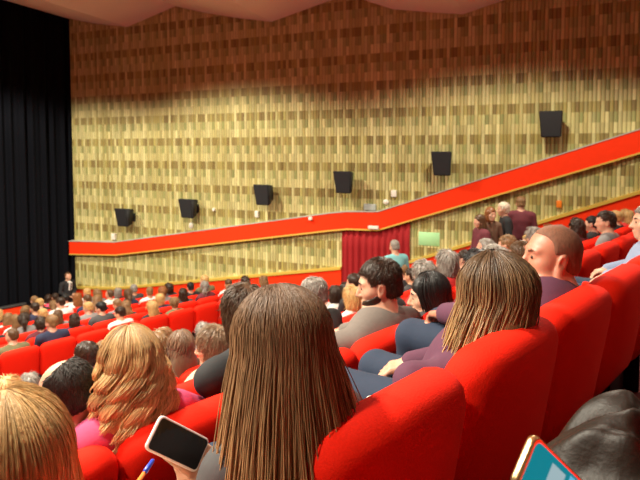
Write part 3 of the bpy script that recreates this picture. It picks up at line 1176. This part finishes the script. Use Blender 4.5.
def phone(name, m, L, W, D, shell, screen, label, bezel=0.004, widgets=()):
    e = empty(name)
    e.matrix_world = m
    tag(e, label, 'phone')
    bm = slab_bm(L, W, D, 0.011)
    obj('shell', bm, shell, e)
    bm = slab_bm(L - 2 * bezel, W - 2 * bezel, 0.0008, 0.008, D / 2 + 0.0002, 0.0002)
    s = obj('screen', bm, screen, e, smooth=False)
    for nm, (x, y, sx_, sy_), mt in widgets:
        obj(nm, box_bm(sx_, sy_, 0.0004, (x, y, D / 2 + 0.0008), 0), mt, s, smooth=False)
    return e


def emit(name, col, st):
    m, t, b = nt(name)
    b.inputs['Base Color'].default_value = (0.01, 0.01, 0.01, 1)
    b.inputs['Emission Color'].default_value = (*col, 1)
    b.inputs['Emission Strength'].default_value = st
    b.inputs['Roughness'].default_value = 0.25
    b.inputs['Specular IOR Level'].default_value = 0.0
    return m


# white phone held by the long-haired person in the centre
pa, pb, pc = at(160.5, 414, 1.10), at(206, 437.5, 1.16), at(153.5, 444, 1.075)
xd = (pb - pa).normalized()
yd = (pa - pc)
yd = (yd - xd * yd.dot(xd)).normalized()
zd = xd.cross(yd)
if zd.dot(EYE - pa) < 0:
    zd = -zd
PW = 0.072
PL = 0.145
po = pa + xd * PL / 2 - yd * PW / 2
pm = Matrix((xd, yd, zd)).transposed().to_4x4(); pm.translation = po
phone('smartphone', pm, PL, PW, 0.011, M['phone_white'], M['screen'], 'white smartphone with dark screen held by the long-haired person in the centre', 0.0045)

loc0 = Vector((sx, row_y[1], row_z[1]))
tl = lambda p: Vector(p) - loc0
# hands come up from below and hold the lower edge and the right end
wl_h = tl(at(204, 509, 1.17))
wr_h = tl(pm @ Vector((PL / 2 + 0.066, -0.016, -0.026)))
yl = (at(192, 468, 1.20) - at(204, 509, 1.17)).normalized()
zl = -(EYE - at(200, 480, 1.17)).normalized()
zl = (zl - yl * zl.dot(yl)).normalized()
hl = Matrix((yl.cross(zl), yl, zl)).transposed().to_4x4(); hl.translation = wl_h
yr = (-xd * 0.95 + yd * 0.12).normalized()
zr = (-zd - yr * (-zd).dot(yr)).normalized()
hr = Matrix((yr.cross(zr), yr, zr)).transposed().to_4x4(); hr.translation = wr_h
fig, loc = sit('', 1, sx, (279, 346), 1.18, hrot=(-14, 4, -6), male=False, pel_dx=-0.02, pel_dy=0.03,
               arms=[(wl_h + Vector((-0.14, -0.16, -0.06)), wl_h), (wr_h + Vector((0.18, -0.16, -0.12)), wr_h)],
               hands=[(hl, dict(s=1, curl=14, thumb=50)), (hr, dict(s=1, curl=5, thumb=30))])
base = volume_mesh('hair_base', [E((0, -0.016, 0.032), (0.100, 0.116, 0.100), 0.02, m=fig['hm']), E((0.01, -0.06, -0.10), (0.112, 0.065, 0.15), 0.06, m=fig['hm']),
                                 E((0.03, -0.085, -0.26), (0.135, 0.05, 0.20), 0.06, m=fig['hm']), E((0, 0.135, -0.075), (0.07, 0.095, 0.12), 0.02, 's', m=fig['hm'])], 0.006)
G1 = hair_mat('hair_long_brown', (0.115, 0.060, 0.030), (0.40, 0.235, 0.10), dark=0.75, rough=0.45)
hm_ = strand_mesh('hair', fig['hm'], 6500, 0.56, spread=1.50, rad=0.0012, ax=(0.102, 0.118, 0.102), phi=(40, 320), wave=0.002, wl_=0.3, asym=0.42, asym_l=0.62, yshrink=0.1, back=-0.05, jitter=0.012, seed=3, base=base, segs=18)
person('person with long straight brown hair seen from behind, holding a white phone', loc, 0, fig, hair_mesh=hm_, hair_col=G1, top='dark grey', top_name='sweater', h=0.006)

# pen between the fingers
e = empty('pen')
a, b = at(138, 482, 1.06), at(151, 463, 1.10)
d = (b - a).normalized()
e.matrix_world = Matrix.Translation(a)
tag(e, 'orange pen with a blue cap beside the white phone', 'pen')
obj('barrel', tube_bm([-d * 0.09, d * 0.022], 0.0045, 10), M['orange'], e)
obj('cap', tube_bm([d * 0.0222, d * 0.027, d * 0.052, d * 0.056], [0.005, 0.0056, 0.0045, 0.001], 10), M['blue'], e)

# blond head close to the camera, bottom left
fig, loc = sit('', 1, 0.955 - 0.585, (4, 470), 0.62, hrot=(0, 0, 0), male=False, pel_dx=0.05)
base = volume_mesh('hair_base', [E((0, -0.016, 0.032), (0.084, 0.106, 0.094), 0.02, m=fig['hm']), E((0.0, -0.05, -0.10), (0.10, 0.075, 0.15), 0.06, m=fig['hm']),
                                 E((0, 0.135, -0.075), (0.07, 0.095, 0.12), 0.02, 's', m=fig['hm'])], 0.006)
G2 = hair_mat('hair_golden', (0.52, 0.33, 0.14), (0.70, 0.46, 0.20), dark=0.7)
hm_ = strand_mesh('hair', fig['hm'], 3200, 0.24, spread=1.2, rad=0.0009, phi=(40, 320), wave=0.001, wl_=0.2, seed=5, base=base)
person('person with golden blond hair close up in the bottom left corner', loc, 0, fig, hair_mesh=hm_, hair_col=G2, top='beige', top_name='sweater', h=0.008)

# curly blond hair, row two
fig, loc = sit('', 2, 0.93, (129, 362), 1.74, hrot=(-4, 0, 0), male=False, pel_dx=-0.12, pel_dy=0.02)
base = volume_mesh('hair_base', [E((0, -0.016, 0.032), (0.090, 0.110, 0.098), 0.02, m=fig['hm']), E((0.0, -0.05, -0.09), (0.115, 0.08, 0.13), 0.06, m=fig['hm']),
                                 E((-0.02, -0.06, -0.19), (0.125, 0.06, 0.10), 0.06, m=fig['hm']), E((0, 0.135, -0.065), (0.07, 0.095, 0.12), 0.02, 's', m=fig['hm'])], 0.006)
G3 = hair_mat('hair_curly_blond', (0.40, 0.24, 0.10), (0.86, 0.62, 0.30), dark=0.45)
hm_ = strand_mesh('hair', fig['hm'], 3400, 0.225, spread=1.4, rad=0.0017, groups=18, phi=(38, 322), wave=0.026, wl_=0.15, jitter=0.004, seed=8, base=base, lift=(0.004, 0.02), segs=26, yshrink=0.15, lenvar=0.18)
person('person with curly shoulder-length blond hair in a pink top, seen from behind', loc, 0, fig, hair_mesh=hm_, hair_col=G3, top='pink', top_name='blouse', h=0.008)

# long ombre hair, right of the empty seat
sx = 0.955 + 0.585
phm = frame(at(379, 407, 1.60), RGT * 0.9 + FWD * 0.3, Vector((0, 0, 0.8)) + FWD * 0.6)
loc0 = Vector((sx, row_y[1], row_z[1]))
wr2 = (phm.translation - loc0) / 1.10 + Vector((0.055, -0.06, -0.04))
fig, loc = sit('', 1, sx, (491, 297), 1.56, hrot=(-6, 0, 12), male=False, pel_dx=0.0, scale=1.10, miny=0.13,
               arms=[((-0.20, 0.22, 0.70), wr2), ((0.19, 0.22, 0.68), (0.05, 0.40, 0.625))], hands=[(T(*wr2, R(10), 0, 0), dict(s=1, curl=25)), None])
base = volume_mesh('hair_base', [E((0, -0.016, 0.032), (0.096, 0.112, 0.100), 0.02, m=fig['hm']), E((0.0, -0.05, -0.10), (0.105, 0.065, 0.15), 0.06, m=fig['hm']),
                                 E((-0.05, -0.06, -0.15), (0.10, 0.05, 0.13), 0.06, m=fig['hm']), E((0, 0.135, -0.075), (0.07, 0.095, 0.12), 0.02, 's', m=fig['hm'])], 0.006)
G4 = hair_mat('hair_ombre', (0.075, 0.042, 0.022), (0.50, 0.30, 0.125), dark=0.4)
hm_ = strand_mesh('hair', fig['hm'], 3000, 0.22, len_l=1.5, ax=(0.099, 0.116, 0.103), spread=1.15, rad=0.0021, back=0.085, yshrink=0.0, phi=(40, 320), wave=0.004, wl_=0.16, asym=-0.1, asym_l=0.95, jitter=0.010, seed=11, base=base, lift=(0.0, 0.018))
person('person in jeans and plum top, long brown hair fading to blond', loc, 0, fig, hair_mesh=hm_, hair_col=G4, top='plum', top_name='blouse', pants='denim', h=0.008)
M['screen_cyan'] = emit('lit_screen_cyan', (0.35, 0.62, 0.66), 0.8)
phone('smartphone', phm, 0.075, 0.075 * 1.0, 0.009, M['white'], M['screen_cyan'], 'pale phone in the lap of the person in jeans', 0.004)

# man with shaved head, profile
sx = 0.955 + 1.17
fig, loc = sit('', 1, sx, (551, 256), 1.84, hrot=(2, 0, 46), male=True, fat=1.1, scale=1.18)
SK = plain('skin_flushed', (0.50, 0.20, 0.125), 0.45, noise=0.10, scale=26, sss=0.12)
G5 = hair_mat('hair_stubble', (0.25, 0.105, 0.060), rough=0.75)
SKIN.append(SK)
pr = person('person with shaved reddish head in profile, wearing a dark plum shirt', loc, 0, fig, hair='buzz', hair_col=G5, skin=3, top='plum', h=0.0055, eyes=True)
bm_ = volume_mesh('collar', [C(fig['nb'] + Vector((-0.045, -0.01, 0.0)), fig['nb'] + Vector((0.045, -0.01, 0.0)), 0.058, 0.058, 0.02),
                             C(fig['nb'] + Vector((-0.045, 0.035, -0.015)), fig['nb'] + Vector((0.045, 0.035, -0.015)), 0.05, 0.05, 0.03)], 0.008)
link_mesh('collar', bm_, TOP['plum'], pr)

# bearded young man, row two
fig, loc = sit('', 2, 0.93 + 1.17, (379, 284), 2.55, hrot=(-11, 0, 42), male=True, scale=1.16)
pr = person('person with short dark hair and beard in a taupe jacket, looking down', loc, 0, fig, hair='short', hair_col='dark brown', top='taupe', top_name='jacket', h=0.006, eyes=True)
bd = volume_mesh('beard', [E((0, 0.036, -0.052), (0.074, 0.072, 0.083), 0.02, m=fig['hm']), E((0, 0.066, -0.100), (0.028, 0.028, 0.024), 0.02, m=fig['hm']),
                           B((0, 0.05, 0.160), (0.2, 0.2, 0.19), 0.01, 0.01, 's', m=fig['hm'], rot=(-22, 0, 0)), E((0, 0.105, -0.062), (0.024, 0.03, 0.018), 0.01, 's', m=fig['hm']),
                           B((0, -0.11, -0.08), (0.2, 0.09, 0.2), 0.02, 0.02, 's', m=fig['hm'])], 0.005)
link_mesh('beard', bd, HAIR['dark brown'], pr)
bm_ = volume_mesh('collar', [C(fig['nb'] + Vector((-0.05, -0.02, 0.01)), fig['nb'] + Vector((0.05, -0.02, 0.01)), 0.055, 0.055, 0.02)], 0.008)
link_mesh('collar', bm_, TOP['taupe'], pr)

# black bob beside him
fig, loc = sit('', 2, 0.93 + 0.585 * 3, (428, 295), 3.0, hrot=(-8, 0, 40), male=False, scale=1.12)
base = volume_mesh('hair_base', [E((0, -0.016, 0.032), (0.086, 0.106, 0.096), 0.02, m=fig['hm']), E((0.0, -0.045, -0.08), (0.096, 0.085, 0.12), 0.06, m=fig['hm']),
                                 E((0, 0.135, -0.065), (0.068, 0.10, 0.12), 0.02, 's', m=fig['hm'])], 0.006)
hm_ = strand_mesh('hair', fig['hm'], 700, 0.17, spread=1.1, rad=0.0032, phi=(48, 312), wave=0.001, wl_=0.3, seed=21, base=base)
person('person with glossy black hair beside the bearded one', loc, 0, fig, hair_mesh=hm_, hair_col='black', top='dark grey', top_name='sweater', h=0.007, eyes=True)

# balding man leaning forward on the left
fig, loc = sit('', 2, 0.93 - 0.585, (66, 394), 1.80, hrot=(-22, 0, 36), male=True, pel_dx=0.06, pel_dy=0.02)
person('person with balding grey-black head leaning forward at the left', loc, 0, fig, hair='balding', hair_col=hair_mat('hair_thin_dark', (0.022, 0.016, 0.013), rough=0.65), top='black', top_name='jacket', h=0.007)

# brown-haired head behind the centre figure, a face beside it, knotted hair beyond
fig, loc = sit('', 2, 0.93 + 0.585, (243, 313), 2.18, hrot=(-8, 0, 0), male=True, pel_dx=-0.05)
person('person with short brown hair half hidden behind the long-haired head', loc, 0, fig, hair='bob', hair_col=hair_mat('hair_chestnut', (0.075, 0.040, 0.020)), top='black', top_name='sweater', h=0.008)
fig, loc = sit('', 3, 0.90 + 0.585, (213, 346), 2.95, hrot=(-6, 0, 42), male=False)
person('person with grey-brown bob turned in profile, left of the long-haired head', loc, 0, fig, hair='bob', hair_col=hair_mat('hair_greyish', (0.22, 0.14, 0.08)), top='beige', top_name='sweater', h=0.007, eyes=True)
fig, loc = sit('', 4, 0.95 + 1.17, (180, 346), 3.9, hrot=(-4, 0, 0), male=False)
base = volume_mesh('hair_base', hair_prims('long', fig['hm']), 0.007)
hm_ = strand_mesh('hair', fig['hm'], 260, 0.20, spread=1.15, rad=0.006, phi=(45, 315), wave=0.008, wl_=0.12, seed=31, base=base, gather=0.15)
person('person with wavy ash-brown hair beyond the curly blond one', loc, 0, fig, hair_mesh=hm_, hair_col=hair_mat('hair_ash', (0.17, 0.10, 0.060)), top='brown', top_name='sweater', h=0.009)

# grey-haired pair between the ombre hair and the shaved head
fig, loc = sit('', 2, 0.93 + 0.585 * 5, (494, 262), 3.75, male=False)
person('person with short wavy grey hair left of the shaved head', loc, 0, fig, hair='bob', hair_col=hair_mat('hair_silver', (0.36, 0.32, 0.28)), top='dark grey', top_name='sweater', h=0.009)
fig, loc = sit('', 2, 0.93 + 0.585 * 6, (520, 256), 4.2, male=True)
person('person with dark brown hair just behind the shaved head', loc, 0, fig, hair='short', hair_col='brown', top='black', top_name='sweater', h=0.009)

# right edge: man with arm along the seats
sx = 0.955 + 0.585 * 5
hw = at(600, 281, 2.75)
loc0 = Vector((sx, row_y[1], row_z[1]))
wr3 = at(610, 277, 2.80) - loc0
el3 = at(650, 272, 3.0) - loc0
d = (at(585, 285, 2.70) - at(610, 277, 2.80)).normalized()
xh = Vector((0, 0, 1)).cross(d).normalized()
hm3 = Matrix((-xh, d, -xh.cross(d))).transposed().to_4x4(); hm3.translation = wr3
fig, loc = sit('', 1, sx, (649, 222), 3.15, hrot=(0, 0, 30), male=True, pel_dx=-0.1, arms=[(el3, wr3), ((0.235, 0.25, 0.72), (0.13, 0.44, 0.66))], hands=[(hm3, dict(s=1, curl=18)), None])
person('person with grey hair and blue-grey shirt at the right edge, hand on the seats', loc, 0, fig, hair='short', hair_col='grey', top='blue grey', h=0.009, eyes=True)


# ------------------------------------------------------------------ standing people
def stander(label, px, top_y, row, hrot, male, ht, rz, style, hc, topc, tname='shirt', pants='navy', y=None, h=0.010, fat=1.0, arms=None, x=None):
    yy = y if y is not None else row_y[row] + 0.42
    if row == 4:
        yy = row_y[4] + 0.74
    zf = floor_z(yy)
    r_ = ray(px, 151)                       # the line of sight in plan
    xx = x if x is not None else r_.x / r_.y * yy
    s = ht / 1.72
    if arms is None:
        arms = [((-0.25, -0.02, 1.10), (-0.22, 0.10, 0.86)), ((0.25, -0.02, 1.10), (0.22, 0.10, 0.86))]
    fig = figure(head=(0, 0.03, 1.605), hrot=hrot, pelvis=(0, 0, 0.98), male=male, stand=True, fat=fat, arms=arms)
    p = person(label, (xx, yy, zf), rz, fig, hair=style, hair_col=hc, top=topc, top_name=tname, pants=pants, h=h)
    p.scale = (s, s, s)
    return p


stander('person standing by the side wall in a maroon shirt, back turned', 522, 200, 4, (-10, 0, 0), True, 1.76, R(-60), 'short', 'light brown', 'maroon', fat=1.1)
stander('person standing with white hair and black jacket beside a maroon shirt', 506, 206, 4, (-5, 0, 0), False, 1.70, R(40), 'short', 'white', 'black', 'jacket')
stander('person standing with long reddish brown hair and dark coat', 491, 213, 4, (0, 0, 0), False, 1.66, R(150), 'long', 'reddish', 'brown', 'coat')
stander('person standing behind the other three, brown hair and maroon top', 482, 222, 4, (0, 0, 0), False, 1.56, R(60), 'long', 'brown', 'maroon', 'coat')
stander('person with bald head and teal shirt standing by the doorway curtain', 396, 249, 6, (-18, 0, 0), True, 1.72, R(-20), 'receding', 'grey', 'teal')
u_ = at(67.5, 276, 16.2)
ush = stander('person in black suit standing by the black stage curtain', 67, 275, 13, (0, 0, 0), True, 1.76, R(200), 'receding', 'brown', 'black', 'jacket', 'black', y=u_.y, x=u_.x,
              arms=[((-0.26, 0.0, 1.14), (-0.10, 0.17, 1.06)), ((0.26, 0.0, 1.14), (0.10, 0.19, 1.02))])
sf = volume_mesh('shirt_front', [B((0, 0.125, 1.30), (0.055, 0.02, 0.13), 0.015, 0.02, rot=(-6, 0, 0)), E((0, 0.06, 1.435), (0.066, 0.06, 0.03), 0.02)], 0.01)
link_mesh('shirt_front', sf, TOP['white'], ush)
link_mesh('necktie', volume_mesh('necktie', [B((0, 0.149, 1.30), (0.016, 0.008, 0.12), 0.005, 0.01, rot=(-6, 0, 0))], 0.008), TOP['black'], ush)

# ------------------------------------------------------------------ the rest of the audience
styles = ['short', 'short', 'short', 'bob', 'long', 'long', 'bun', 'ponytail', 'receding']
VAR = {}


def variant(i):
    """one shared set of meshes per pose"""
    if i not in VAR:
        male = i % 2 == 0
        hy = [0.17, 0.20, 0.15, 0.30][i // 2 % 4]
        yaw = [8, -6, 30, -28, 0, 14, 38, -12][i]
        pit = [-4, -4, -6, 2, -10, 0, -12, -16][i]
        fg = figure(head=(random.uniform(-0.04, 0.04), hy, 1.165 - (0.05 if hy > 0.25 else 0) - (0 if male else 0.03)), hrot=(pit, 0, yaw), male=male)
        VAR[i] = dict(male=male, fig=fg, body=volume_mesh('body', fg['body'], 0.0125), top=volume_mesh('shirt', fg['top'], 0.016),
                      pants=volume_mesh('trousers', fg['pants'], 0.018), hair={})
    return VAR[i]


def crowd_person(row, x, i, style, hcol, topc, skin, label, group, dz=0.0):
    v = variant(i)
    if style and style not in v['hair']:
        me = volume_mesh('hair', hair_prims(style, v['fig']['hm']), 0.010)
        me = tuft_mesh('hair', me, v['fig']['hm'], 520, {'short': 0.03, 'receding': 0.02}.get(style, 0.07), 0.0036, seed=i, curl=0.25)
        me.materials.append(None)
        v['hair'][style] = me
    root = tag(empty('person', (x, row_y[row], row_z[row]), R(random.uniform(-7, 7))), label, 'person', group)
    k = random.uniform(0.94, 1.05)
    root.scale = (k, k, k)
    for nm, me, mt in (('body', v['body'], SKIN[skin]), ('hair', v['hair'].get(style), HAIR[hcol]), ('shirt', v['top'], TOP[topc]), ('trousers', v['pants'], TOP['navy'])):
        if me is None:
            continue
        if not me.materials:
            me.materials.append(None)
        o = bpy.data.objects.new(nm, me)
        COL.objects.link(o)
        o.parent = root
        o.material_slots[0].link = 'OBJECT'
        o.material_slots[0].material = mt
    return root


hand = {}      # (row, nearest seat x) -> fixed look for people one can tell in the photo


def fix(row, px, look):
    """px: column of the head in the photograph"""
    r_ = ray(px, 151)
    y = row_y[row] + 0.18
    x = r_.x / r_.y * y
    c = [(abs(v - x), n) for (rr, n), v in SEATS.items() if rr == row]
    if c:
        hand[(row, min(c)[1])] = look


SHAPE = {'short': 'short', 'bob': 'bobbed', 'long': 'long', 'bun': 'pinned-up', 'ponytail': 'tied-back', 'receding': 'thinning'}
EMPTY_SEATS = set()
fix(4, 337, (1, 'bob', 'blond', 'white', 0))
fix(5, 348, (2, 'short', 'dark brown', 'black', 0))
fix(3, 407, (1, 'bob', 'grey', 'red', 0))
fix(3, 446, (3, 'bob', 'grey', 'red', 0))
fix(3, 470, (4, 'receding', 'grey', 'grey', 1))
fix(2, 604, (2, 'short', 'dark brown', 'grey', 0))
fix(3, 626, (5, 'long', 'blond', 'red', 0))
fix(3, 592, (0, 'short', 'black', 'black', 0))
BLANK = set()
for row, px in ((3, 40), (4, 40), (3, 60), (4, 62)):        # seats left empty
    r_ = ray(px, 151)
    y = row_y[row] + 0.18
    c = [(abs(v - r_.x / r_.y * y), n) for (rr, n), v in SEATS.items() if rr == row]
    if c:
        BLANK.add((row, min(c)[1]))
for (row, n), x in SEATS.items():
    if (row, n) in BLANK:
        continue
    if any(rr == row and abs(xx - x) < 0.2 for rr, xx in taken):
        continue
    if any(rr == row and abs(xx - x) < 0.2 for rr, xx in EMPTY_SEATS):
        continue
    look = hand.get((row, n))
    if look is None:
        if row == 1:
            continue
        if row == 2 and x > 4.2:
            continue
        if row <= 4 and random.random() < 0.22 or row > 4 and random.random() < 0.08:
            continue
        i = random.randrange(8)
        st = random.choice(['short', 'short', 'short', 'short', 'receding'] if i % 2 == 0 else ['bob', 'long', 'long', 'bun', 'ponytail'])
        hc = random.choice(['black', 'dark brown', 'dark brown', 'brown', 'light brown', 'light brown', 'blond', 'grey', 'reddish', 'white'][:(9 if i % 2 else 8)])
        tc_ = random.choice(['black', 'black', 'dark grey', 'grey', 'white', 'white', 'navy', 'light blue', 'maroon', 'beige', 'pink', 'olive', 'brown', 'white'])
        look = (i, st, hc, tc_, random.choice((0, 0, 1, 2)))
    i, st, hc, tc_, sk = look
    lab = 'person, %s %s hair, %s top, %s seat from wall, %s' % (SHAPE[st], hc, tc_, ORD[n - 1] if n <= 24 else 'farthest', row_short(row))
    crowd_person(row, x + random.uniform(-0.05, 0.05), i, st, hc, tc_, sk, lab, 'audience above the cross aisle' if row <= NU else 'audience below the cross aisle')

# ------------------------------------------------------------------ low red barrier in front of the stage, far left
yb = row_y[LAST - 2] + 0.1
xb = lambda px: ray(px, 151).x / ray(px, 151).y * yb
d_ = ray(10, 305.5)
zt_b = EYE.z + d_.z * (yb / d_.y)
zf_b = floor_z(yb)
xa_, xc_ = xb(-30), xb(20.5)
e = empty('barrier', ((xa_ + xc_) / 2, yb, zf_b))
tag(e, 'low red barrier with dark rail at the far left, near the stage curtain', 'barrier')
obj('panel', box_bm(xc_ - xa_, 0.10, zt_b - zf_b - 0.05, (0, 0, (zt_b - zf_b - 0.05) / 2), 0.01, 2), M['band'], e)
obj('top_rail', box_bm(xc_ - xa_ + 0.04, 0.16, 0.05, (0, 0, zt_b - zf_b - 0.025), 0.012, 2), M['dark_plastic'], e)

# ------------------------------------------------------------------ own row: seat, leather jacket, gold phone
o = copy_tree(proto)
o.location = (0.87, row_y[0], row_z[0])
tag(o, 'red velvet seat in the camera row, under the dark leather jacket', 'seat', 'red seats above the cross aisle')
jx, jy, jz = 0.92, row_y[0] + 0.40, row_z[0] + 0.447
jg = np.random.default_rng(4)
folds = [(jg.uniform(-0.25, 0.25), jg.uniform(-0.2, 0.2), jg.normal() * 0.5 + 0.6, jg.uniform(0.012, 0.035), jg.uniform(-0.9, 1.2)) for _ in range(34)]
NX, NY, JW, JD = 110, 90, 0.25, 0.20


def jacket_z(x, y):
    ex, ey = x / JW, y / JD
    rr = min(1.0, (abs(ex) ** 3.0 + abs(ey) ** 3.0) ** (1 / 3.0))
    z = 0.245 * (1 - rr ** 3.0) ** 0.5 * (0.75 + 0.35 * math.exp(-((x - 0.05) ** 2 + (y - 0.03) ** 2) / 0.02))
    f = 0.0
    for fx, fy, an, wd, am in folds:
        dx, dy = x - fx, y - fy
        d_ = dx * math.cos(an) + dy * math.sin(an) + 0.25 * (dx * dx + dy * dy)
        al = -dx * math.sin(an) + dy * math.cos(an)
        f += am * math.exp(-(d_ / wd) ** 2) * math.exp(-(al / 0.20) ** 2)
    return z + 0.042 * f * (1 - rr ** 6)


bm = bmesh.new()
gv = [[bm.verts.new((x, y, jacket_z(x, y) + 0.004)) for y in np.linspace(-JD, JD, NY)] for x in np.linspace(-JW, JW, NX)]
for a in range(NX - 1):
    for b in range(NY - 1):
        bm.faces.new((gv[a][b], gv[a + 1][b], gv[a + 1][b + 1], gv[a][b + 1]))
jk = obj('leather_jacket', bm, M['leather'], loc=(jx, jy, jz))
sm = jk.modifiers.new('thickness', 'SOLIDIFY'); sm.thickness = 0.004
tag(jk, 'crumpled dark brown leather jacket lying on a seat in the bottom right corner', 'jacket')

pa, pb, pc = at(533, 432, 0.56), at(590, 488, 0.60), at(514, 474, 0.54)
xd = (pb - pa).normalized()
yd = (pa - pc); yd = (yd - xd * yd.dot(xd)).normalized()
zd = xd.cross(yd)
PL, PW = 0.15, 0.062
pm = Matrix((xd, yd, zd)).transposed().to_4x4(); pm.translation = pa + xd * PL / 2 - yd * PW / 2
M['screen_teal'] = emit('lit_screen_teal', (0.004, 0.24, 0.30), 0.9)
M['screen_sky'] = emit('lit_screen_sky', (0.16, 0.52, 0.76), 0.9)
M['screen_pale'] = emit('lit_screen_pale', (0.42, 0.58, 0.62), 0.8)
phone('smartphone', pm, PL, PW, 0.011, M['phone_gold'], M['screen_teal'], 'gold-edged smartphone with lit teal screen beside the leather jacket', 0.005,
      (('pale_panel', (-0.02, 0.002, 0.028, 0.034), M['screen_pale']), ('sky_panel', (0.035, 0.0, 0.065, 0.046), M['screen_sky'])))
